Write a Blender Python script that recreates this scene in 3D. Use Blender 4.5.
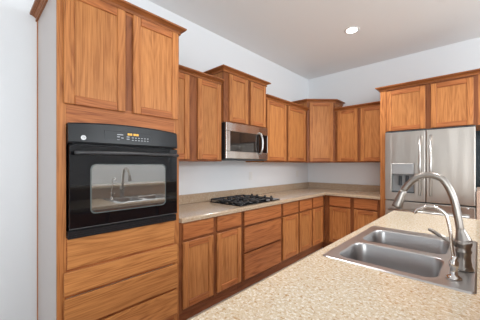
import bpy, bmesh, math, random
from mathutils import Vector, Matrix
random.seed(7)
for o in list(bpy.data.objects): bpy.data.objects.remove(o)
S = bpy.context.scene; COL = S.collection
PI = math.pi

# ------------------------------------------------------------------ camera, world, light, exposure
cd = bpy.data.cameras.new('camera'); cam = bpy.data.objects.new('camera', cd); COL.objects.link(cam)
cd.sensor_width = 36.0; cd.lens = 36.0*255.1/480.0
cd.shift_y = 4.63/480.0; cd.clip_start = 0.02
cam.location = (2.418, 0.0, 1.3548)
cam.rotation_euler = (PI/2, 0, math.radians(43.156))
S.camera = cam

w = bpy.data.worlds.new('daylight'); S.world = w; w.use_nodes = True
bg = w.node_tree.nodes['Background']
bg.inputs['Color'].default_value = (0.93, 0.97, 1.0, 1); bg.inputs['Strength'].default_value = 1.5
S.view_settings.view_transform = 'Standard'; S.view_settings.look = 'None'
S.view_settings.gamma = 1.0; S.view_settings.use_curve_mapping = False
S.view_settings.exposure = 0.10

def area(name, loc, rot, sx, sy, energy, color=(1, 1, 1)):
    l = bpy.data.lights.new(name, 'AREA'); l.shape = 'RECTANGLE'; l.size = sx; l.size_y = sy
    l.energy = energy; l.color = color
    o = bpy.data.objects.new(name, l); COL.objects.link(o); o.location = loc; o.rotation_euler = rot
    return o

YB = 4.513          # back wall
CEIL = 3.0
RX, FY = 6.3, -3.2  # right wall, front wall

# ------------------------------------------------------------------ node helpers / materials
def mat(name, color=(.8, .8, .8), rough=.5, metal=0.0, spec=.5, coat=0.0, emit=None, estr=0):
    m = bpy.data.materials.new(name); m.use_nodes = True
    b = m.node_tree.nodes['Principled BSDF']
    b.inputs['Base Color'].default_value = (*color, 1); b.inputs['Roughness'].default_value = rough
    b.inputs['Metallic'].default_value = metal; b.inputs['Specular IOR Level'].default_value = spec
    b.inputs['Coat Weight'].default_value = coat
    if emit: b.inputs['Emission Color'].default_value = (*emit, 1); b.inputs['Emission Strength'].default_value = estr
    return m
def N(m, t, **kw):
    n = m.node_tree.nodes.new(t)
    for k, v in kw.items():
        if k in n.inputs: n.inputs[k].default_value = v
        else: setattr(n, k, v)
    return n
def LK(m, a, b): m.node_tree.links.new(a, b)
def ramp(m, fac, stops):
    r = N(m, 'ShaderNodeValToRGB'); e = r.color_ramp.elements
    while len(e) < len(stops): e.new(.5)
    for q, (p, c) in zip(e, stops): q.position = p; q.color = (*c, 1)
    LK(m, fac, r.inputs['Fac']); return r.outputs['Color']
def mathn(m, op, a, b=None, c=None):
    n = N(m, 'ShaderNodeMath', operation=op)
    for i, v in enumerate((a, b, c)):
        if v is None: continue
        if isinstance(v, (int, float)): n.inputs[i].default_value = v
        else: LK(m, v, n.inputs[i])
    return n.outputs[0]
def mixc(m, f, a, b, blend='MIX'):
    n = N(m, 'ShaderNodeMix', data_type='RGBA', blend_type=blend)
    for i, v in ((0, f), (6, a), (7, b)):
        if isinstance(v, (int, float)): n.inputs[i].default_value = v
        elif isinstance(v, tuple): n.inputs[i].default_value = (*v, 1)
        else: LK(m, v, n.inputs[i])
    return n.outputs[2]

def oak(name, axis, light, dark, pore=.75, rough=.42, ring=.22):
    m = mat(name, rough=rough, spec=.22)
    b = m.node_tree.nodes['Principled BSDF']
    tc = N(m, 'ShaderNodeTexCoord'); oi = N(m, 'ShaderNodeObjectInfo')
    add = N(m, 'ShaderNodeVectorMath', operation='MULTIPLY_ADD')
    comb = N(m, 'ShaderNodeCombineXYZ')
    for i in range(3): LK(m, oi.outputs['Random'], comb.inputs[i])
    LK(m, comb.outputs[0], add.inputs[0]); add.inputs[1].default_value = (7.3, 3.1, 11.7)
    LK(m, tc.outputs['Object'], add.inputs[2])
    def mapped(across, along):
        mp = N(m, 'ShaderNodeMapping')
        mp.inputs['Scale'].default_value = (across, across, along) if axis == 'z' else (along, across, across)
        LK(m, add.outputs[0], mp.inputs['Vector']); return mp.outputs[0]
    big = N(m, 'ShaderNodeTexNoise', Scale=1.0, Detail=1.5, Roughness=.45, Distortion=.35)
    LK(m, mapped(7.0, .7), big.inputs['Vector'])
    rings = mathn(m, 'FRACT', mathn(m, 'MULTIPLY', big.outputs['Fac'], 16.0))
    ringc = mathn(m, 'PINGPONG', rings, .5)
    ringc = mathn(m, 'MULTIPLY', ringc, 2.0)
    fine = N(m, 'ShaderNodeTexNoise', Scale=1.0, Detail=3.0, Roughness=.6)
    LK(m, mapped(190, 5), fine.inputs['Vector'])
    med = N(m, 'ShaderNodeTexNoise', Scale=1.0, Detail=2.0, Roughness=.5)
    LK(m, mapped(34, 1.4), med.inputs['Vector'])
    s = mathn(m, 'MULTIPLY', ringc, ring)
    s = mathn(m, 'MULTIPLY_ADD', fine.outputs['Fac'], pore, s)
    s = mathn(m, 'MULTIPLY_ADD', med.outputs['Fac'], .40, s)
    c = ramp(m, s, [(.46, dark), (.66, tuple((x*.4+y*.6) for x, y in zip(dark, light))), (.88, light)])
    # board-to-board difference
    var = mathn(m, 'MULTIPLY_ADD', oi.outputs['Random'], .16, .92)
    hs = N(m, 'ShaderNodeHueSaturation'); LK(m, c, hs.inputs['Color']); LK(m, var, hs.inputs['Value'])
    LK(m, hs.outputs[0], b.inputs['Base Color'])
    bp = N(m, 'ShaderNodeBump', Strength=.06, Distance=.002); LK(m, fine.outputs['Fac'], bp.inputs['Height'])
    LK(m, bp.outputs[0], b.inputs['Normal'])
    return m
OL, OD = (.52, .207, .066), (.25, .080, .024)
OAKV = oak('oak_vertical', 'z', OL, OD)
OAKH = oak('oak_horizontal', 'x', (.47, .166, .055), (.22, .063, .020))
PANEL = oak('oak_panel', 'z', (.55, .232, .077), (.31, .111, .033), ring=.12)
OAKT = oak('oak_honey_horizontal', 'x', (.57, .243, .078), (.30, .105, .032), ring=.2)
TRIM = oak('oak_crown', 'x', (.36, .125, .038), (.18, .055, .016), rough=.35)
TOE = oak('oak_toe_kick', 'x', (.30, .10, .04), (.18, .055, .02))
OAKS = [OAKV, OAKH]
FRV = oak('oak_frame_stile', 'z', (.26, .088, .031), (.13, .038, .013)); FRH = oak('oak_frame_rail', 'x', (.26, .088, .031), (.13, .038, .013))
FRAMES = [FRV, FRH]

def granite(name, base, rust, pale, grey, rough, scale=1.0):
    m = mat(name, rough=rough, spec=.5); b = m.node_tree.nodes['Principled BSDF']
    tc = N(m, 'ShaderNodeTexCoord')
    def noise(sc, det=3, dist=0.0):
        n = N(m, 'ShaderNodeTexNoise', Scale=sc*scale, Detail=det, Roughness=.6, Distortion=dist)
        LK(m, tc.outputs['Object'], n.inputs['Vector']); return n.outputs['Fac']
    c = mixc(m, ramp(m, noise(58, 4, .2), [(.54, (0, 0, 0)), (.66, (1, 1, 1))]), base, rust)
    c = mixc(m, ramp(m, noise(75, 3, .3), [(.52, (0, 0, 0)), (.62, (1, 1, 1))]), c, pale)
    v = N(m, 'ShaderNodeTexVoronoi', Scale=150*scale); LK(m, tc.outputs['Object'], v.inputs['Vector'])
    sp = ramp(m, mathn(m, 'MULTIPLY', v.outputs['Distance'], noise(40, 2)), [(.10, (1, 1, 1)), (.17, (0, 0, 0))])
    c = mixc(m, mathn(m, 'MULTIPLY', sp, .45), c, grey)
    LK(m, c, b.inputs['Base Color']); return m
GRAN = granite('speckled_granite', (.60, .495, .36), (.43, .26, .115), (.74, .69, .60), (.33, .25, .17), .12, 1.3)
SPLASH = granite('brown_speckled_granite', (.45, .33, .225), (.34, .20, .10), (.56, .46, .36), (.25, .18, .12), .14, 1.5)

def paint(name, color, rough=.7, bump=.12, sc=90):
    m = mat(name, color, rough, spec=.25); b = m.node_tree.nodes['Principled BSDF']
    tc = N(m, 'ShaderNodeTexCoord'); n = N(m, 'ShaderNodeTexNoise', Scale=sc, Detail=2.0)
    LK(m, tc.outputs['Object'], n.inputs['Vector'])
    bp = N(m, 'ShaderNodeBump', Strength=bump, Distance=.003); LK(m, n.outputs['Fac'], bp.inputs['Height'])
    LK(m, bp.outputs[0], b.inputs['Normal']); return m
WALL = paint('white_wall_paint', (.77, .785, .805))
CEILM = paint('ceiling_paint', (.85, .855, .865), .85)
def tile():
    m = mat('floor_tile', rough=.35); b = m.node_tree.nodes['Principled BSDF']
    tc = N(m, 'ShaderNodeTexCoord')
    br = N(m, 'ShaderNodeTexBrick', Scale=1.0, offset=0.0); LK(m, tc.outputs['Object'], br.inputs['Vector'])
    br.inputs['Brick Width'].default_value = .46; br.inputs['Row Height'].default_value = .46
    br.inputs['Mortar Size'].default_value = .006
    br.inputs['Color1'].default_value = (.60, .55, .50, 1); br.inputs['Color2'].default_value = (.63, .58, .52, 1)
    br.inputs['Mortar'].default_value = (.36, .32, .28, 1)
    n = N(m, 'ShaderNodeTexNoise', Scale=7.0, Detail=5.0); LK(m, tc.outputs['Object'], n.inputs['Vector'])
    LK(m, mixc(m, .35, br.outputs['Color'], ramp(m, n.outputs['Fac'], [(.3, (.42, .36, .30)), (.7, (.60, .54, .47))])), b.inputs['Base Color'])
    return m
TILE = tile()
def brushed(name, color, rough, axis, bump=.05, sc=220):
    m = mat(name, color, rough, metal=1.0); b = m.node_tree.nodes['Principled BSDF']
    tc = N(m, 'ShaderNodeTexCoord'); mp = N(m, 'ShaderNodeMapping')
    mp.inputs['Scale'].default_value = {'x': (1, sc, sc), 'y': (sc, 1, sc), 'z': (sc, sc, 1)}[axis]
    LK(m, tc.outputs['Object'], mp.inputs['Vector'])
    n = N(m, 'ShaderNodeTexNoise', Scale=1.0, Detail=2.0); LK(m, mp.outputs[0], n.inputs['Vector'])
    bp = N(m, 'ShaderNodeBump', Strength=bump, Distance=.001); LK(m, n.outputs['Fac'], bp.inputs['Height'])
    # slight waviness of sheet metal
    mp2 = N(m, 'ShaderNodeMapping'); mp2.inputs['Scale'].default_value = (5, 5, .5); LK(m, tc.outputs['Object'], mp2.inputs['Vector'])
    n2 = N(m, 'ShaderNodeTexNoise', Scale=1.0, Detail=1.0); LK(m, mp2.outputs[0], n2.inputs['Vector'])
    bp2 = N(m, 'ShaderNodeBump', Strength=.45, Distance=.02); LK(m, n2.outputs['Fac'], bp2.inputs['Height'])
    LK(m, bp.outputs[0], bp2.inputs['Normal']); LK(m, bp2.outputs[0], b.inputs['Normal'])
    return m
STEEL_DOOR = brushed('stainless_door', (.52, .475, .43), .30, 'x')
STEEL_MW = brushed('stainless_microwave', (.47, .43, .40), .25, 'x')
STEEL_SINK = brushed('stainless_sink', (.46, .45, .45), .30, 'y', .04)
STEEL = mat('polished_steel', (.56, .55, .54), .28, 1.0)
NICKEL = mat('brushed_nickel', (.33, .30, .275), .30, 1.0)
CHROME = mat('chrome', (.62, .59, .57), .16, 1.0)
BLACKG = mat('black_glass', (.005, .005, .006), .04, spec=.38)
BLACKP = mat('black_enamel', (.012, .012, .014), .30, spec=.4)
OVWIN = mat('oven_window_glass', (.38, .375, .36), .03, metal=.9, spec=.6)
MWWIN = mat('microwave_window_glass', (.022, .018, .016), .05, spec=.5)
WINEDGE = mat('window_edge_grey', (.10, .115, .11), .2)
IRON = mat('cast_iron', (.018, .018, .02), .45)
ALU = mat('burner_aluminium', (.25, .25, .26), .4, .9)
PLASTIC_W = mat('white_plastic', (.75, .75, .74), .35)
PLASTIC_D = mat('dark_plastic', (.03, .035, .04), .4)
PLASTIC_G = mat('grey_plastic', (.45, .46, .47), .35)
GREYPRINT = mat('grey_print', (.35, .36, .38), .4)
BADGE = mat('badge_silver', (.80, .81, .83), .25, .3)
AMBER = mat('amber_display', (.2, .1, .01), .4, emit=(1.0, .52, .05), estr=.9)
SHEEN_PANEL = paint('pale_sheen_panel', (.50, .45, .43), .30, .02)  # window sheen on the end panel is put into this pale base colour
LAMP = mat('lamp_lens', (1, 1, 1), .4, emit=(1, .96, .9), estr=14)
MELAM = mat('white_melamine', (.7, .69, .66), .5)

# ------------------------------------------------------------------ mesh builder
class MB:
    def __init__(s): s.bm = bmesh.new()
    def _merge(s, b, m, smooth=False):
        vm = {v: s.bm.verts.new(v.co) for v in b.verts}
        for f in b.faces:
            try: nf = s.bm.faces.new([vm[v] for v in f.verts])
            except ValueError: continue
            nf.material_index = m; nf.smooth = smooth
        b.free()
    def box(s, u0, u1, d0, d1, z0, z1, m=0, bev=0.0, seg=1):
        """u along the width, d outwards (local -Y), z up"""
        b = bmesh.new(); bmesh.ops.create_cube(b, size=1.0)
        for v in b.verts:
            v.co = Vector((u0+(v.co.x+.5)*(u1-u0), -(d0+(.5-v.co.y)*(d1-d0)), z0+(v.co.z+.5)*(z1-z0)))
        if bev: bmesh.ops.bevel(b, geom=list(b.edges), offset=bev, segments=seg, affect='EDGES', profile=.6)
        bmesh.ops.recalc_face_normals(b, faces=b.faces); s._merge(b, m); return s
    def wbox(s, x0, x1, y0, y1, z0, z1, m=0, bev=0.0, seg=1): return s.box(x0, x1, -y1, -y0, z0, z1, m, bev, seg)
    def prism(s, poly, z0, z1, m=0, bev=0.0, plane='xy', seg=2):
        b = bmesh.new()
        def P(a, c, h): return Vector((a, c, h)) if plane == 'xy' else (Vector((a, -h, c)) if plane == 'uz' else Vector((h, a, c)))
        lo = [b.verts.new(P(a, c, z0)) for a, c in poly]; hi = [b.verts.new(P(a, c, z1)) for a, c in poly]
        n = len(poly); b.faces.new(lo); b.faces.new(hi)
        for i in range(n): b.faces.new((lo[i], lo[(i+1) % n], hi[(i+1) % n], hi[i]))
        bmesh.ops.recalc_face_normals(b, faces=b.faces)
        if bev:
            es = [e for e in b.edges if (e.verts[0] in hi) and (e.verts[1] in hi)]
            bmesh.ops.bevel(b, geom=es, offset=bev, segments=seg, affect='EDGES', profile=.5)
        s._merge(b, m); return s
    def tube(s, pts, rad, seg=14, m=0, caps=True):
        pts = [Vector(p) for p in pts]; n = len(pts)
        rad = rad if isinstance(rad, (list, tuple)) else [rad]*n
        b = bmesh.new(); rings = []; prev = None
        for i, p in enumerate(pts):
            t = (pts[min(i+1, n-1)]-pts[max(i-1, 0)]).normalized()
            a = prev if prev else (Vector((0, 0, 1)) if abs(t.z) < .9 else Vector((1, 0, 0)))
            a = (a-t*a.dot(t)).normalized(); prev = a; c = t.cross(a)
            rings.append([b.verts.new(p+(a*math.cos(2*PI*k/seg)+c*math.sin(2*PI*k/seg))*rad[i]) for k in range(seg)])
        for i in range(n-1):
            for k in range(seg): b.faces.new((rings[i][k], rings[i][(k+1) % seg], rings[i+1][(k+1) % seg], rings[i+1][k]))
        if caps: b.faces.new(rings[0]); b.faces.new(rings[-1])
        bmesh.ops.recalc_face_normals(b, faces=b.faces); s._merge(b, m, True); return s
    def lathe(s, c, prof, seg=24, m=0, axis='z'):
        """prof: (radius, height) pairs from c along axis"""
        b = bmesh.new(); rings = []
        for r, h in prof:
            rings.append([b.verts.new(Vector(c)+({'z': Vector((r*math.cos(a), r*math.sin(a), h)), 'd': Vector((r*math.cos(a), -h, r*math.sin(a))),
                          'u': Vector((h, r*math.cos(a), r*math.sin(a)))}[axis])) for a in (2*PI*k/seg for k in range(seg))])
        for i in range(len(rings)-1):
            for k in range(seg): b.faces.new((rings[i][k], rings[i][(k+1) % seg], rings[i+1][(k+1) % seg], rings[i+1][k]))
        b.faces.new(rings[0]); b.faces.new(rings[-1])
        bmesh.ops.recalc_face_normals(b, faces=b.faces); s._merge(b, m, True); return s
    def crown(s, path, z, prof, m=0):
        """moulding swept along a path in local (x,y); outward is to the right of travel"""
        b = bmesh.new(); P = [Vector(p) for p in path]; n = len(P); rings = []
        nor = []
        for i in range(n-1):
            t = (P[i+1]-P[i]).normalized(); nor.append(Vector((t.y, -t.x)))
        for i in range(n):
            if i == 0: k = nor[0]
            elif i == n-1: k = nor[-1]
            else: k = (nor[i-1]+nor[i]); k = k/k.dot(nor[i])
            rings.append([b.verts.new(Vector((P[i].x+k.x*o, P[i].y+k.y*o, z+h))) for o, h in prof])
        q = len(prof)
        for i in range(n-1):
            for k in range(q): b.faces.new((rings[i][k], rings[i][(k+1) % q], rings[i+1][(k+1) % q], rings[i+1][k]))
        b.faces.new(rings[0]); b.faces.new(rings[-1])
        bmesh.ops.recalc_face_normals(b, faces=b.faces); s._merge(b, m); return s
    def build(s, name, mats, parent=None, label=None):
        me = bpy.data.meshes.new(name); s.bm.to_mesh(me); s.bm.free()
        for mm in (mats if isinstance(mats, (list, tuple)) else [mats]): me.materials.append(mm)
        o = bpy.data.objects.new(name, me); COL.objects.link(o)
        if parent: o.parent = parent
        if label: o['label'] = label
        return o
def thing(name, label, cat, loc=(0, 0, 0), rz=0.0, group=None):
    o = bpy.data.objects.new(name, None); COL.objects.link(o); o.empty_display_size = .1
    o.location = loc; o.rotation_euler = (0, 0, rz); o['label'] = label; o['category'] = cat
    if group: o['group'] = group
    return o
def tag(o, label, cat, group=None):
    o['label'] = label; o['category'] = cat
    if group: o['group'] = group
    return o
def struct(o): o['kind'] = 'structure'; return o
def rrect(x0, x1, y0, y1, r, seg=6):
    out = []
    for cx, cy, a0 in ((x1-r, y0+r, -PI/2), (x1-r, y1-r, 0), (x0+r, y1-r, PI/2), (x0+r, y0+r, PI)):
        for k in range(seg+1):
            a = a0+PI/2*k/seg; out.append((cx+r*math.cos(a), cy+r*math.sin(a)))
    return out
def bez(p0, p1, p2, p3, n=12):
    p0, p1, p2, p3 = map(Vector, (p0, p1, p2, p3))
    return [p0*(1-t)**3+p1*3*t*(1-t)**2+p2*3*t*t*(1-t)+p3*t**3 for t in (i/n for i in range(n+1))]

# ------------------------------------------------------------------ the room
struct(MB().wbox(-.1, RX+.1, FY-.1, YB+.1, -.1, 0).build('floor', TILE))
struct(MB().wbox(-.1, RX+.1, FY-.1, YB+.1, CEIL, CEIL+.1).build('ceiling', CEILM))
struct(MB().wbox(-.1, 0, FY, YB, 0, CEIL).build('wall_left', WALL))

def wall_open(name, a0, a1, fixed0, fixed1, holes, along):
    m = MB(); a = a0
    def add(p, q, z0, z1):
        if q-p > 1e-4 and z1-z0 > 1e-4:
            if along == 'y': m.wbox(fixed0, fixed1, p, q, z0, z1)
            else: m.wbox(p, q, fixed0, fixed1, z0, z1)
    for h0, h1, zb, zt in holes:
        add(a, h0, 0, CEIL); add(h0, h1, 0, zb); add(h0, h1, zt, CEIL); a = h1
    add(a, a1, 0, CEIL)
    return struct(m.build(name, WALL))
HR = [(-3.0, -1.2, .3, 2.7), (-.9, 1.35, .0, 2.7), (1.75, 4.25, 2.02, 2.88)]  # unseen openings added to light the room; the high one for the far walls
HF = [(2.7, 4.0, .3, 2.7), (4.2, 6.1, .0, 2.7)]  # added openings out of view, kept clear of the refrigerator's reflection
wall_open('wall_right', FY, YB, RX, RX+.1, HR, 'y')
HB = [(2.33, 3.30, 1.0, 1.95)]
wall_open('wall_back', -.1, RX+.1, YB, YB+.1, HB, 'x')
wall_open('wall_front', 0, RX, FY-.1, FY, HF, 'x')
def winframe(n, kind, along, f0, f1, h):
    a, b, z0, z1 = h; m = MB(); t = .05
    def bx(p, q, c, d):
        if along == 'y': m.wbox(f0, f1, p, q, c, d)
        else: m.wbox(p, q, f0, f1, c, d)
    bx(a, a+t, z0, z1); bx(b-t, b, z0, z1); bx(a+t, b-t, z1-t, z1); bx(a+t, b-t, z0, z0+t)
    bx((a+b)/2-.03, (a+b)/2+.03, z0+t, z1-t)
    struct(m.build('%s_%d' % (kind, n), PLASTIC_W))
winframe(1, 'window', 'y', RX+.02, RX+.08, HR[0]); winframe(4, 'window', 'x', YB+.04, YB+.09, HB[0])  # frame of the added side window, then the back window beside the refrigerator
struct(MB().wbox(2.33, 3.30, YB+.085, YB+.095, 1.0, 1.95).build('window_4_pane', mat('dark_glass', (.018, .026, .030), .06)))
winframe(1, 'door', 'y', RX+.02, RX+.08, HR[1])  # frame of the added, unseen patio door
winframe(3, 'window', 'y', RX+.02, RX+.08, HR[2]); winframe(2, 'window', 'x', FY-.08, FY-.02, HF[0]); winframe(2, 'door', 'x', FY-.08, FY-.02, HF[1])  # frames of the added, unseen high window, front window and front door

# area lamps added at unseen openings, standing in for daylight
UPT = math.radians(28)     # tilts the added lamps upward to lighten the ceiling
area('fill_lamp_patio_door', (RX+.15, .22, 1.35), (0, PI/2+UPT, 0), 2.6, 2.2, 42, (.90, .96, 1))  # added lamp, brightens the tall cabinet and the near left side
area('fill_lamp_side_window', (RX+.15, -2.1, 1.5), (0, PI/2+UPT, 0), 2.3, 1.8, 18, (.90, .96, 1))  # added lamp, general fill from the unseen side opening
area('fill_lamp_high_window', (RX+.15, 3.0, 2.45), (0, PI/2-math.radians(8), 0), .8, 2.45, 80, (.90, .96, 1))  # added lamp brightening the far left wall, out of the oven door's reflection
area('fill_lamp_front_window', (3.35, FY-.15, 1.5), (PI/2+UPT, 0, 0), 1.3, 2.3, 45, (.90, .96, 1))  # added lamp out of view, fills the room towards the back wall
area('fill_lamp_front_door', (5.15, FY-.15, 1.35), (PI/2+UPT, 0, 0), 1.9, 2.6, 105, (.90, .96, 1))  # added lamp for low fill from out of view

# ------------------------------------------------------------------ cabinet helpers
FW = .056
def door(root, u0, u1, z0, z1, d):
    m = MB()
    m.box(u0, u0+FW, d, d+.02, z0, z1, 0, .004); m.box(u1-FW, u1, d, d+.02, z0, z1, 0, .004)
    m.box(u0+FW, u1-FW, d, d+.019, z0, z0+FW, 1, .004); m.box(u0+FW, u1-FW, d, d+.019, z1-FW, z1, 1, .004)
    dd = m.build('door', OAKS, root)
    MB().box(u0+FW-.006, u1-FW+.006, d+.001, d+.010, z0+FW-.006, z1-FW+.006, 0).build('door_panel', PANEL, dd)
    return dd
def drawer(root, u0, u1, z0, z1, d, wood=None):
    m = MB().box(u0, u1, d, d+.02, z0, z1, 0, .006, 2)
    return m.build('drawer_front', wood or OAKH, root)
def frame(root, u0, u1, z0, z1, d0, d1, stiles, rails, mats=None):
    """stiles: (u0,u1) full-height boards; rails: (u0,u1,z0,z1) cross boards"""
    m = MB()
    for a, b in stiles: m.box(a, b, d0, d1, z0, z1, 0, .001)
    for a, b, c, e in rails: m.box(a, b, d0, d1-.0005, c, e, 1, .001)
    return m.build('face_frame', mats or FRAMES, root)
PROF = [(0, 0), (.013, 0), (.014, .012), (.008, .015), (.011, .022), (.026, .032), (.034, .033), (.034, .036), (.050, .038), (.052, .050), (0, .050)]
def crown(root, path, z, prof=PROF): return MB().crown(path, z, prof).build('crown_moulding', TRIM, root)
def base_cabinet(root, W, doors, drawers, D=.61, top=.874, toe=0):
    MB().box(0, W, 0, D-.02, .115, top).build('body', OAKV, root)
    us = sorted({(a, b) for a, b, *_ in drawers})
    st = []; prev = 0
    for a, b in us: st.append((prev, a+.012)); prev = b-.012
    st.append((prev, W))
    rails = []
    for i, (a, b) in enumerate(us):
        lo, hi = st[i][1], st[i+1][0]
        zs = sorted([(c, e) for q, r, c, e in drawers if (q, r) == (a, b)]+[(c, e) for q, r, c, e in doors if (q, r) == (a, b)])
        p = .115
        for c, e in zs: rails.append((lo, hi, p, c+.012)); p = e-.012
        rails.append((lo, hi, p, top))
    frame(root, 0, W, .115, top, D-.02, D, st, rails)
    for a in doors: door(root, *a, D)
    for a in drawers: drawer(root, *a, D)
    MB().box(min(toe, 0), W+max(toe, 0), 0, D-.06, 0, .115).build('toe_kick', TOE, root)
def wall_cabinet(root, W, z0, z1, D, doors):
    MB().box(0, W, 0, D-.02, z0, z1).build('body', OAKV, root)
    st = []; prev = 0; rails = []
    for a, b, c, e in doors: st.append((prev, a+.012)); prev = b-.012
    st.append((prev, W))
    for i, (a, b, c, e) in enumerate(doors):
        rails.append((st[i][1], st[i+1][0], z0, c+.012)); rails.append((st[i][1], st[i+1][0], e-.012, z1))
    frame(root, 0, W, z0, z1, D-.02, D, st, rails)
    for a in doors: door(root, *a, D)
L90 = PI/2
def left(name, label, cat, y0, group=None): return thing(name, label, cat, (0, y0, 0), L90, group)
def sh(y0, rects): return [(a-y0, b-y0, c, e) for a, b, c, e in rects]

# ------------------------------------------------------------------ tall oven cabinet
T0, T1 = .357, 1.191; TW = T1-T0
t = left('oven_cabinet', 'tall oak cabinet housing the black wall oven, drawers below and two doors above', 'cabinet', T0)
m = MB()      # open carcass around the oven
m.box(.018, TW-.018, 0, .590, .115, .880); m.box(.018, TW-.018, 0, .590, 1.64, 2.44)
m.box(.018, TW-.018, 0, .018, .880, 1.64); m.build('body', MELAM, t)
MB().box(0, .018, .022, .590, 0, 2.44).build('end_panel', SHEEN_PANEL, t, 'end panel with pale window sheen in its colour')
MB().box(-.004, .018, 0, .022, 0, 2.43).build('scribe_strip', OAKV, t)
MB().box(TW-.018, TW, 0, .590, 0, 2.44).build('side_panel', OAKV, t)
frame(t, 0, TW, .0, 2.44, .590, .610, [(0, .046), (TW-.046, TW)],
      [(.046, TW-.046, .700, .915), (.046, TW-.046, 1.600, 1.735), (.046, TW-.046, 2.405, 2.44), (.046, TW-.046, .10, .145),
       (.046, TW-.046, .335, .365), (.046, TW-.046, .550, .575)], OAKS)
MB().box(.390, .450, .590, .6095, 1.735, 2.405).build('center_stile', FRV, t)
MB().box(.050, TW-.046, .610, .617, .722, .902, 0, .002).build('filler_board', OAKT, t)
for r in sh(T0, [(.388, .750, 1.720, 2.420), (.804, 1.174, 1.720, 2.420)]): door(t, *r, .61)
for r in sh(T0, [(.389, 1.166, .570, .708), (.389, 1.166, .360, .550), (.389, 1.166, .140, .340)]): drawer(t, *r, .61, OAKT)
crown(t, [(0, 0), (0, -.61), (TW, -.61), (TW, 0)], 2.424, [(o*.9, h) for o, h in PROF])

# ------------------------------------------------------------------ wall oven
O0, O1 = .406, 1.153; OW = O1-O0
t = left('wall_oven', 'black built-in wall oven with a bar handle and a wide window', 'oven', O0)
MB().box(.03, OW-.03, .06, .612, .925, 1.60).build('oven_body', BLACKP, t)
# control panel with an arched top edge, bowed outwards
b = bmesh.new(); n = 24; rows = []
for i in range(n+1):
    s = i/n; u = s*OW; arch = .020*(1-(2*s-1)**2); bow = .012*(1-(2*s-1)**4)
    rows.append([b.verts.new((u, -dd, zz)) for dd, zz in ((.612, 1.484), (.640+bow, 1.484), (.646+bow, 1.495), (.638+bow, 1.596+arch), (.630+bow, 1.606+arch), (.612, 1.606+arch))])
for i in range(n):
    for k in range(6): b.faces.new((rows[i][k], rows[i][(k+1) % 6], rows[i+1][(k+1) % 6], rows[i+1][k]))
b.faces.new(rows[0]); b.faces.new(rows[-1]); bmesh.ops.recalc_face_normals(b, faces=b.faces)
m = MB(); m._merge(b, 0, False); cp = m.build('control_panel', mat('oven_panel_black', (.013, .014, .016), .32, spec=.35), t)
def pan(u, z):   # a point on the panel's front
    s = u/OW; return .6463+.012*(1-(2*s-1)**4)-.008*(z-1.495)/.101
GL = pan(.385, 1.54)
MB().box(.195, .520, pan(.2, 1.54)-.006, pan(.36, 1.54)+.0012, 1.497, 1.578, 0, .002).build('touch_panel', mat('touch_glass', (.014, .015, .017), .32, spec=.3), cp)
dp = pan(.36, 1.55)+.0013
m = MB()
for k, (uu, ww) in enumerate(((.345, .014), (.362, .014), (.385, .017), (.405, .017))):
    m.box(uu, uu+ww, dp, dp+.001, 1.556, 1.570)
m.build('display', AMBER, cp, 'amber lit display digits')
for (uu, zz, ww) in [(.275, 1.556, .04), (.275, 1.541, .018), (.275, 1.520, .018), (.302, 1.535, .015), (.302, 1.515, .018), (.338, 1.545, .02), (.338, 1.530, .02), (.338, 1.514, .02)]+[(.375+.022*i, 1.541-.017*j, .011) for i in range(6) for j in range(2)]:
    MB().box(uu, uu+ww, dp, dp+.001, zz-.003, zz+.003).build('button', GREYPRINT, cp)
def text_mesh(body, size, ext):
    cu = bpy.data.curves.new('txt', 'FONT'); cu.body = body; cu.size = size; cu.extrude = ext; cu.align_x = 'CENTER'; cu.align_y = 'CENTER'; cu.shear = .3
    o = bpy.data.objects.new('txt', cu); COL.objects.link(o)
    dg = bpy.context.evaluated_depsgraph_get(); dg.update()
    me = bpy.data.meshes.new_from_object(o.evaluated_get(dg)); bpy.data.objects.remove(o); bpy.data.curves.remove(cu)
    return me
lu, lz = .078, 1.520; ld = pan(lu, lz)
bdg = MB().lathe((lu, -ld, lz), [(.0145, -.002), (.0145, .0015), (.0125, .002), (.0115, .0012)], 28, 0, 'd').build('logo_badge', BADGE, cp, 'silver round emblem with script letters')
me = text_mesh('GE', .016, .0004); me.materials.append(PLASTIC_D)
tx = bpy.data.objects.new('emblem_letters', me); COL.objects.link(tx); tx.parent = bdg
tx.location = (lu, -ld-.0018, lz); tx.rotation_euler = (PI/2, 0, 0)
# door
dr = MB().box(.004, OW-.004, .612, .650, .965, 1.474, 0, .0025).build('oven_door', BLACKG, t)
W0, W1, WZ0, WZ1 = .122, .634, 1.052, 1.350
def winpoly(g):
    p = rrect(W0-g, W1+g, WZ0-g, WZ1+g, .03, 5); out = []
    for a, c in p:
        s = (a-W0)/(W1-W0); out.append((a, c+(.014*(1-(2*s-1)**2) if c > 1.2 else 0)))
    return out
MB().prism(winpoly(.006), .648, .6508, 0, 0, 'uz').build('window_border', WINEDGE, dr, 'grey window border')
MB().prism(winpoly(-.001), .649, .6514, 0, 0, 'uz').build('oven_window', OVWIN, dr, 'mirror-like grey window')
MB().box(.004, OW-.004, .6495, .6512, .967, .970).build('trim_line', mat('dark_grey_line', (.10, .10, .105), .4), dr)
h = MB(); hp = [(.022, -.690, 1.425), (.10, -.697, 1.427), (OW/2, -.703, 1.430), (OW-.10, -.697, 1.427), (OW-.022, -.690, 1.425)]
h.tube(hp, .011, 14); h.build('door_handle', mat('handle_black', (.035, .035, .038), .28), dr)
for uu in (.045, OW-.045): MB().tube([(uu, -.648, 1.426), (uu, -.688, 1.426)], .009, 10).build('handle_post', BLACKP, dr)
m = MB().box(0, OW, .612, .634, .906, .956, 0, .003)
for k in range(3): m.box(.01, OW-.01, .632, .6355, .914+k*.013, .919+k*.013)
m.build('vent_trim', BLACKP, t)

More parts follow.
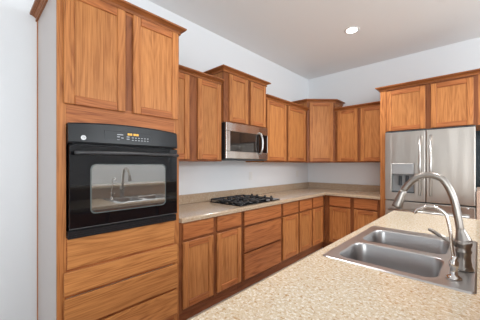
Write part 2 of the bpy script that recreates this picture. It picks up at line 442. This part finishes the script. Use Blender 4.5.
# ------------------------------------------------------------------ base cabinets, left run
G = 'base cabinets along the left wall'
y0 = 1.193; t = left('base_cabinet', 'oak base cabinet with two drawers over two doors beside the tall oven cabinet', 'cabinet', y0, G)
base_cabinet(t, 1.953-y0, sh(y0, [(1.222, 1.552, .150, .706), (1.600, 1.930, .150, .706)]), sh(y0, [(1.222, 1.552, .730, .866), (1.600, 1.930, .730, .866)]))
y0 = 1.955; t = left('base_cabinet', 'oak drawer base with three wide drawers under the gas cooktop', 'cabinet', y0, G)
base_cabinet(t, 2.674-y0, [], sh(y0, [(1.978, 2.650, .714, .864), (1.978, 2.650, .435, .690), (1.978, 2.650, .145, .411)]))
y0 = 2.676; t = left('base_cabinet', 'oak base cabinet with two narrow drawers over two doors right of the cooktop drawers', 'cabinet', y0, G)
base_cabinet(t, 3.472-y0, sh(y0, [(2.704, 3.067, .150, .690), (3.107, 3.452, .150, .690)]), sh(y0, [(2.704, 3.067, .714, .860), (3.107, 3.452, .714, .860)]))
y0 = 3.474; t = left('base_cabinet', 'oak corner base cabinet with one drawer and one door on the left wall', 'cabinet', y0, G)
base_cabinet(t, 3.900-y0, sh(y0, [(3.497, 3.815, .150, .690)]), sh(y0, [(3.497, 3.815, .714, .860)]), toe=.062)
x0 = .612; t = thing('base_cabinet', 'oak base cabinet on the back wall with two drawers over two doors, left of refrigerator', 'cabinet', (x0, YB, 0), 0)
base_cabinet(t, 1.426-x0, sh(x0, [(.700, 1.018, .150, .695), (1.072, 1.390, .150, .695)]), sh(x0, [(.700, 1.018, .716, .862), (1.072, 1.390, .716, .862)]), toe=-.0612)

# ------------------------------------------------------------------ L-shaped countertop
t = thing('countertop', 'L-shaped speckled granite countertop with low backsplash along left and back walls', 'countertop')
CT = [(.002, 1.195), (.648, 1.195), (.648, YB-.650), (1.426, YB-.650), (1.426, YB-.002), (.002, YB-.002)]
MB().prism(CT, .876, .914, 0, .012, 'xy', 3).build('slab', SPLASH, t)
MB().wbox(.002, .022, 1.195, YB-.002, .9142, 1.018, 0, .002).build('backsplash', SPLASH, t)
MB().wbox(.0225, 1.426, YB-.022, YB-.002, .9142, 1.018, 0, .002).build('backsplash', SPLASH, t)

# ------------------------------------------------------------------ gas cooktop
KX, KY, KZ = .095, 1.950, .9145
t = thing('gas_cooktop', 'black gas cooktop with iron grates and four knobs set into the left countertop', 'cooktop', (KX, KY, KZ))
MB().prism(rrect(0, .50, 0, .735, .02), 0, .012, 0, .004).build('glass_base', BLACKG, t)
for bx, by in ((.13, .13), (.37, .13), (.13, .43), (.37, .43)):
    bn = MB().lathe((bx, by, .012), [(.055, 0), (.052, .006), (.040, .010), (.036, .012)], 24).build('burner', ALU, t, 'metal burner ring')
    MB().lathe((bx, by, .024), [(.030, 0), (.031, .006), (.026, .010), (.010, .011)], 24).build('burner_cap', IRON, bn)
for gy in (.015, .300):
    m = MB(); a, c = gy, gy+.27; zt = .034
    def bar(p, q, r=.0058): m.tube([p, q], r*1.35, 6)
    for yy in (a, c): bar((.02, yy, zt), (.48, yy, zt))
    for xx in (.02, .25, .48): bar((xx, a, zt), (xx, c, zt))
    for xx in (.13, .37):
        bar((xx, a, zt+.004), (xx, a+.10, zt+.004)); bar((xx, c, zt+.004), (xx, c-.10, zt+.004))
        bar((xx-.11, (a+c)/2, zt+.004), (xx-.04, (a+c)/2, zt+.004)); bar((xx+.11, (a+c)/2, zt+.004), (xx+.04, (a+c)/2, zt+.004))
    for xx in (.02, .25, .48):
        for yy in (a, c): bar((xx, yy, .012), (xx, yy, zt), .006)
    m.build('grate', IRON, t)
for kx in (.10, .19, .32, .42):
    k = MB().lathe((kx, .655, .012), [(.024, 0), (.023, .006), (.017, .010), (.015, .030), (.012, .033)], 18).build('knob', BLACKP, t)
    MB().wbox(kx-.004, kx+.004, .640, .670, .044, .050, 0, .002).build('knob_grip', BLACKP, k)

# ------------------------------------------------------------------ wall cabinets, left run
UB = 1.390
y0 = 1.195; t = left('wall_cabinet', 'oak wall cabinet with two doors between the tall oven cabinet and microwave', 'cabinet', y0)
wall_cabinet(t, 1.929-y0, UB, 2.245, .33, sh(y0, [(1.215, 1.485, 1.408, 2.232), (1.588, 1.905, 1.408, 2.232)]))
crown(t, [(0, -.33), (1.929-y0, -.33)], 2.237)
y0 = 1.931; t = left('wall_cabinet', 'short raised oak cabinet with two doors directly above the microwave', 'cabinet', y0)
wall_cabinet(t, 2.692-y0, 1.830, 2.395, .36, sh(y0, [(2.008, 2.322, 1.842, 2.376), (2.372, 2.676, 1.842, 2.376)]))
crown(t, [(0, 0), (0, -.36), (2.692-y0, -.36), (2.692-y0, 0)], 2.384)
y0 = 2.694; t = left('wall_cabinet', 'oak wall cabinet with two doors between the microwave and corner cabinet', 'cabinet', y0)
wall_cabinet(t, 3.850-y0, UB, 2.245, .33, sh(y0, [(2.740, 3.206, 1.408, 2.232), (3.260, 3.780, 1.408, 2.232)]))
crown(t, [(0, -.33), (3.850-y0, -.33)], 2.237)
# diagonal corner cabinet
A = Vector((.33, 3.853)); DW = .33*math.sqrt(2)
t = thing('corner_cabinet', 'tall diagonal oak corner wall cabinet with one door', 'cabinet', (A.x, A.y, 0), PI/4)
def loc2(x, y):
    q = Vector((x, y))-A; c, s = math.cos(-PI/4), math.sin(-PI/4)
    return (q.x*c-q.y*s, q.x*s+q.y*c)
foot = [loc2(.001, 3.853), loc2(.33, 3.853), loc2(.66, 4.183), loc2(.66, YB-.001), loc2(.001, YB-.001)]
MB().prism(foot, UB, 2.395).build('body', OAKV, t)
frame(t, 0, DW, UB, 2.395, 0.001, .012, [(0, .05), (DW-.05, DW)], [(.05, DW-.05, UB, UB+.03), (.05, DW-.05, 2.365, 2.395)])
door(t, .036, DW-.036, 1.408, 2.380, .012)
crown(t, foot[:4], 2.386)
x0 = .662; t = thing('wall_cabinet', 'oak wall cabinet with two doors on the back wall left of the refrigerator cabinet', 'cabinet', (x0, YB, 0))
wall_cabinet(t, 1.428-x0, UB, 2.245, .33, sh(x0, [(.713, 1.030, 1.408, 2.232), (1.073, 1.395, 1.408, 2.232)]))
crown(t, [(0, -.33), (1.428-x0, -.33)], 2.237)

# ------------------------------------------------------------------ microwave
y0 = 1.936; MW = 2.688-y0; MZ0, MZ1 = 1.408, 1.826
t = left('microwave', 'stainless over-the-range microwave with dark window mounted above the cooktop', 'microwave', y0)
MB().box(.002, MW-.002, .01, .375, MZ0+.012, MZ1, 0, .003).build('case', BLACKP, t, 'black case')
MB().box(.002, MW-.002, .02, .385, MZ0-.002, MZ0+.014, 0, .002).build('vent_base', PLASTIC_D, t)
m = MB(); d0, d1 = .376, .398; b0, b1 = .060, .600
m.box(0, MW, d0, d1, MZ1-.095, MZ1, 0, .004); m.box(0, MW, d0, d1, MZ0+.014, MZ0+.098, 0, .004)
m.box(0, .062, d0, d1, MZ0+.098, MZ1-.095, 0, .003); m.box(.742, MW, d0, d1, MZ0+.098, MZ1-.095, 0, .003)
dm = m.build('front_panel', STEEL_MW, t)
MB().box(.062, .560, d0, d1-.004, MZ0+.098, MZ1-.095, 0, .002).build('microwave_window', MWWIN, dm, 'dark glass window')
MB().box(.562, .742, d0, d1-.003, MZ0+.098, MZ1-.095, 0, .002).build('keypad', BLACKG, dm, 'black keypad strip')
MB().tube([(.575, -.396, MZ1-.075), (.575, -.425, MZ1-.085), (.585, -.440, MZ1-.15), (.587, -.443, (MZ0+MZ1)/2), (.585, -.440, MZ0+.15), (.575, -.425, MZ0+.085), (.575, -.396, MZ0+.075)], .0125, 12).build('door_handle', STEEL, dm)

# ------------------------------------------------------------------ refrigerator cabinet and refrigerator
x0 = 1.430; D = .653
t = thing('refrigerator_cabinet', 'oak cabinet with two doors over the refrigerator, tall oak panel at its left', 'cabinet', (x0, YB, 0))
FWD = 1.02
MB().box(0, .074, 0, D, 0, 2.36, 0, .001).build('side_panel', OAKV, t)
MB().box(FWD-.04, FWD, 0, D, 1.795, 2.36, 0, .001).build('side_panel', OAKV, t)
MB().box(.074, FWD-.04, 0, D-.02, 1.795, 2.36).build('body', OAKV, t)
frame(t, 0, FWD, 1.795, 2.36, D-.02, D, [(.074, .090), (.498, .570), (.930, FWD-.04)],
      [(.090, .498, 1.795, 1.82), (.570, .930, 1.795, 1.82), (.090, .498, 2.31, 2.36), (.570, .930, 2.31, 2.36)])
for r in sh(x0, [(1.511, 1.935, 1.800, 2.330), (1.990, 2.372, 1.800, 2.330)]): door(t, *r, D)
crown(t, [(0, 0), (0, -D), (FWD, -D), (FWD, 0)], 2.352)

x0 = 1.515; RW = 2.390-x0; RD = YB-.003
t = thing('refrigerator', 'stainless steel refrigerator with two upper doors, water dispenser and bottom freezer', 'refrigerator', (x0, YB, 0))
MB().box(.004, RW-.004, .04, .705, .02, 1.765, 0, .004).build('case', mat('fridge_case_grey', (.10, .105, .11), .4), t, 'dark grey case')
MB().box(.0, RW, .40, .735, 1.769, 1.786, 0, .003).build('hinge_cover', PLASTIC_D, t)
MB().box(.02, RW-.02, .62, .70, 0, .075).build('base_grille', PLASTIC_D, t)
SP = 1.951-x0
def fdoor(u0, u1, z0, z1, name, hole=None):
    m = MB()
    if hole:
        a, b_, c, e = hole
        m.box(u0, a, .708, .766, z0, z1, 0, .006, 2); m.box(b_, u1, .708, .766, z0, z1, 0, .006, 2)
        m.box(a-.007, b_+.007, .708, .7655, z0+.001, c); m.box(a-.007, b_+.007, .708, .7655, e, z1-.001)
    else: m.box(u0, u1, .708, .766, z0, z1, 0, .008, 2)
    return m.build(name, STEEL_DOOR, t)
HX0, HX1 = 1.590-x0, 1.836-x0
ld_ = fdoor(0, SP-.004, .903, 1.768, 'door', (HX0, HX1, 1.000, 1.375))
rd_ = fdoor(SP+.004, RW, .903, 1.768, 'door')
fz = fdoor(0, RW, .085, .890, 'freezer_drawer')
# dispenser
m = MB(); m.box(HX0, HX1, .708, .714, 1.0, 1.375, 0)
dsp = m.build('dispenser', PLASTIC_G, ld_, 'grey water dispenser recess')
MB().box(HX0+.002, HX1-.002, .714, .769, 1.235, 1.373, 0, .004).build('dispenser_panel', STEEL, dsp)
MB().box(HX0+.002, HX1-.002, .714, .718, 1.002, 1.233).build('recess_back', mat('recess_grey', (.22, .225, .23), .35), dsp)
for uu in (HX0+.075, HX0+.150): MB().box(uu, uu+.035, .718, .740, 1.09, 1.215, 0, .005).build('paddle', PLASTIC_D, dsp)
MB().box(HX0+.004, HX1-.004, .718, .768, 1.002, 1.018, 0, .003).build('drip_tray', PLASTIC_D, dsp)
for dr_, uu in ((ld_, SP-.052), (rd_, SP+.052)):
    hd = MB().tube([(uu, -.815, .985), (uu, -.815, 1.70)], .0125, 14).build('door_handle', STEEL, dr_)
    for zz in (1.03, 1.655): MB().tube([(uu, -.764, zz), (uu, -.808, zz)], .008, 10).build('handle_post', STEEL, hd)
hd = MB().tube([(.05, -.815, .785), (RW-.05, -.815, .785)], .0125, 14).build('drawer_handle', STEEL, fz)
for uu in (.10, RW-.10): MB().tube([(uu, -.764, .785), (uu, -.808, .785)], .008, 10).build('handle_post', STEEL, hd)
MB().lathe((RW-.060, -.765, .872), [(.009, 0), (.009, .002), (.008, .003)], 20, 0, 'd').build('logo_badge', BADGE, fz, 'small round silver badge')

# ------------------------------------------------------------------ island
IX0, IX1, IY0, IY1 = 1.808, 2.50, -.75, 2.818
SX0, SX1, SY0, SY1 = 1.860, 2.412, 1.168, 1.985       # sink flange
t = thing('island_cabinet', 'oak island cabinet run under the sink counter', 'cabinet', (IX0+.03, IY1-.03, 0), -PI/2)
IL = IY1-IY0-.06; ID = IX1-IX0-.04
m = MB()   # local: u runs towards the camera, front faces the aisle; set back by shifting the root
for o_ in [t]: o_.location = (IX1-.01, IY1-.03, 0)
m.box(0, IL, 0, .018, .115, .874); m.box(0, .018, .018, ID-.02, .115, .874); m.box(IL-.018, IL, .018, ID-.02, .115, .874); m.box(.018, IL-.018, .018, ID-.02, .115, .133)
m.build('body', OAKV, t)
nd = 6; pitch = IL/nd
frame(t, 0, IL, .115, .874, ID-.02, ID, [(max(0, i*pitch-.03), min(IL, i*pitch+.03)) for i in range(nd+1)],
      [(i*pitch+.03, i*pitch+pitch-.03, a, c) for i in range(nd) for a, c in ((.115, .155), (.690, .725), (.85, .874))])
for i in range(nd):
    door(t, i*pitch+.02, (i+1)*pitch-.02, .150, .695, ID); drawer(t, i*pitch+.02, (i+1)*pitch-.02, .716, .862, ID)
MB().box(0, IL, 0, ID-.06, 0, .115).build('toe_kick', TOE, t)
# island slab with the sink opening
b = bmesh.new(); hx0, hx1, hy0, hy1 = SX0+.012, SX1-.012, SY0+.012, SY1-.012
def ring(z, o): return [b.verts.new((x, y, z)) for x, y in ((IX0+o, IY0+o), (IX1-o, IY0+o), (IX1-o, IY1-o), (IX0+o, IY1-o))]
def hol(z): return [b.verts.new((x, y, z)) for x, y in ((hx0, hy0), (hx1, hy0), (hx1, hy1), (hx0, hy1))]
rs = [ring(.876, .004), ring(.882, 0), ring(.904, 0), ring(.911, .004), ring(.914, .012)]; ht, hb = hol(.914), hol(.876)
for i in range(4):
    j = (i+1) % 4
    for p, q in zip(rs, rs[1:]): b.faces.new((p[i], p[j], q[j], q[i]))
    b.faces.new((rs[-1][i], rs[-1][j], ht[j], ht[i])); b.faces.new((ht[i], ht[j], hb[j], hb[i])); b.faces.new((hb[i], hb[j], rs[0][j], rs[0][i]))
bmesh.ops.recalc_face_normals(b, faces=b.faces)
m = MB(); m._merge(b, 0)
tag(m.build('island_countertop', GRAN), 'speckled tan granite island countertop holding the steel sink', 'countertop')

# ------------------------------------------------------------------ sink
SZ = .9145
t = thing('kitchen_sink', 'double bowl stainless steel drop-in sink in the granite island', 'sink', (SX0, SY0, SZ))
SWX, SWY = SX1-SX0, SY1-SY0
holes = [(.052, .444, .042, .342), (.052, .444, .392, .715)]
b = bmesh.new()
def loop(pts, z):
    vs = [b.verts.new((x, y, z)) for x, y in pts]; es = [b.edges.new((vs[i], vs[(i+1) % len(vs)])) for i in range(len(vs))]; return vs, es
ov, oe = loop(rrect(.006, SWX-.006, .006, SWY-.006, .020, 5), .005); es = list(oe)
hl = []
for a, c, e, f in holes:
    v, e2 = loop(rrect(a, c, e, f, .055, 7), .005); es += e2; hl.append(v)
bmesh.ops.triangle_fill(b, edges=es, use_beauty=True, normal=(0, 0, 1))
lv = [b.verts.new((x, y, .0003)) for x, y in rrect(0, SWX, 0, SWY, .024, 5)]
for i in range(len(ov)): b.faces.new((ov[i], ov[(i+1) % len(ov)], lv[(i+1) % len(ov)], lv[i]))
bmesh.ops.recalc_face_normals(b, faces=b.faces)
m = MB(); m._merge(b, 0); m.build('deck', STEEL_SINK, t)
for a, c, e, f in holes:
    b = bmesh.new(); prev = None; DEP = -.185
    prof = [(0.0, .005, .055), (.003, .0035, .054), (.006, -.004, .053), (.012, -.10, .05), (.018, DEP+.035, .05), (.026, DEP+.012, .048), (.042, DEP+.002, .045), (.075, DEP, .04)]
    for g, z, r in prof:
        cur = [b.verts.new((x, y, z)) for x, y in rrect(a+g, c-g, e+g, f-g, r, 7)]
        if prev:
            for i in range(len(cur)): b.faces.new((prev[i], prev[(i+1) % len(cur)], cur[(i+1) % len(cur)], cur[i]))
        prev = cur
    b.faces.new(prev)
    bmesh.ops.recalc_face_normals(b, faces=b.faces)
    for ff in b.faces: ff.normal_flip()
    m = MB(); m._merge(b, 0, True); bw = m.build('bowl', STEEL_SINK, t)
    cx, cy = (a+c)/2, (e+f)/2
    MB().lathe((cx, cy, DEP+.0005), [(.044, 0), (.042, .003), (.030, .002), (.028, .0005)], 24).build('drain', STEEL, bw)

# main gooseneck faucet
FX, FYY, FZ = 2.370, 1.41, SZ+.0055
def spline(pts, n=6):
    P = [Vector(p) for p in pts]; P = [P[0]*2-P[1]]+P+[P[-1]*2-P[-2]]; out = []
    for i in range(1, len(P)-2):
        a, b_, c, d = P[i-1:i+3]
        for k in range(n):
            q = k/n; out.append(.5*(2*b_+(c-a)*q+(2*a-5*b_+4*c-d)*q*q+(3*b_-a-3*c+d)*q**3))
    return out+[P[-2]]
t = thing('gooseneck_faucet', 'large brushed nickel gooseneck faucet with pull-down spray head behind the sink', 'faucet', (FX, FYY, FZ))
MB().lathe((0, 0, 0), [(.034, 0), (.034, .006), (.030, .012), (.0275, .018), (.0275, .030), (.025, .034), (.0245, .066), (.0275, .072), (.0275, .078), (.0245, .083), (.025, .094), (.029, .105), (.029, .120)], 28).build('body', NICKEL, t)
shl = spline([(0, 0, .118), (-.002, 0, .130), (-.006, 0, .148), (-.011, 0, .168)], 3)
MB().tube(shl, [.029-.0155*(i/(len(shl)-1))**1.2 for i in range(len(shl))], 24).build('shoulder', NICKEL, t)
neck = spline([(-.010, 0, .160), (-.014, 0, .190), (-.019, 0, .224), (-.027, 0, .273), (-.040, 0, .317), (-.056, 0, .352), (-.077, 0, .377), (-.121, 0, .388), (-.165, 0, .371), (-.194, 0, .341), (-.213, 0, .312)], 5)
MB().tube(neck, .0140, 16).build('neck', NICKEL, t)
MB().tube([(-.212, 0, .314), (-.217, 0, .304), (-.226, 0, .278), (-.237, 0, .243), (-.240, 0, .233), (-.2415, 0, .230)], [.0145, .016, .018, .0225, .0230, .019], 18).build('spray_head', NICKEL, t)
lv_ = MB().tube([(-.018, -.005, .098), (-.050, -.008, .112), (-.108, -.012, .147)], [.012, .008, .0078], 12).build('lever', NICKEL, t)
MB().lathe((-.109, -.012, .1475), [(.0062, -.006), (.0088, -.003), (.0088, .003), (.006, .006)], 12).build('lever_tip', NICKEL, lv_)
# slim filtered-water tap
t = thing('water_tap', 'slim chrome filtered water tap with thin arched spout in front of the gooseneck faucet', 'faucet', (2.347, 1.272, FZ))
MB().lathe((0, 0, 0), [(.026, 0), (.026, .004), (.020, .009), (.013, .016), (.012, .040), (.015, .046), (.015, .062), (.010, .072), (.0075, .085)], 24).build('base', CHROME, t)
sp = spline([(0, 0, .08), (-.005, 0, .11), (-.009, 0, .165), (-.018, 0, .222), (-.028, 0, .246), (-.049, 0, .261), (-.082, 0, .266), (-.115, 0, .249), (-.126, 0, .232)], 5)
MB().tube(sp, .0058, 12).build('spout', CHROME, t)
MB().tube([(0, .010, .054), (.004, .028, .060), (.006, .048, .072)], [.005, .0042, .0042], 10).build('lever', CHROME, t)

# ------------------------------------------------------------------ raised bar wall behind the sink
struct(MB().wbox(2.502, 2.62, .55, IY1, 0, 1.04).build('wall_bar', paint('bar_wall_tan', (.42, .30, .22))))
tag(MB().wbox(2.47, 2.80, .50, IY1+.03, 1.042, 1.078, 0, .010, 2).build('bar_top', GRAN), 'granite bar top on the low wall behind the sink', 'countertop')

struct(MB().wbox(2.397, 2.52, 3.72, YB-.001, 0, 1.067, 0, .004).build('wall_half', paint('half_wall_tan', (.52, .37, .29))))
# ------------------------------------------------------------------ small fixtures
def outlet(label, y, z):
    o = left('wall_outlet', label, 'outlet', y)
    pl = MB().box(-.036, .036, 0.0005, .006, z-.058, z+.058, 0, .003).build('cover_plate', PLASTIC_W, o)
    for dz in (-.02, .02): MB().box(-.014, .014, .006, .0075, z+dz-.013, z+dz+.013, 0, .002).build('socket', PLASTIC_W, o)
outlet('white wall outlet right of the gas cooktop', 2.80, 1.19)
outlet('white wall outlet on the left wall close to the corner', 4.10, 1.19)
def recessed(label, x, y, watts, group=None):
    t = thing('recessed_light', label, 'ceiling light', (x, y, CEIL))
    MB().lathe((0, 0, -.006), [(.060, .0055), (.064, 0), (.085, .001), (.088, .0055)], 32).build('trim_ring', PLASTIC_W, t)
    MB().lathe((0, 0, -.0065), [(.062, .006), (.061, 0)], 32).build('lens', LAMP, t)
    l = bpy.data.lights.new('downlight', 'SPOT'); l.energy = watts; l.spot_size = math.radians(140); l.spot_blend = 1.0
    l.shadow_soft_size = .12; l.color = (1, .98, .95)
    o = bpy.data.objects.new('downlight', l); COL.objects.link(o); o.location = (x, y, CEIL-.03)
recessed('bright round recessed light in the ceiling above the kitchen aisle', 1.284, 3.21, 115)
recessed('added, unseen recessed light in the ceiling above the near end of the aisle', 1.284, 1.20, 30)  # out-of-view lamp added to brighten the near cabinets
recessed('added, unseen recessed light in the ceiling above the sink island', 2.70, 1.90, 75)  # out-of-view lamp added to brighten the island and lower cabinets
recessed('added, unseen recessed light in the ceiling in front of the refrigerator', 2.70, 3.00, 90)  # out-of-view lamp added to brighten the far end of the kitchen
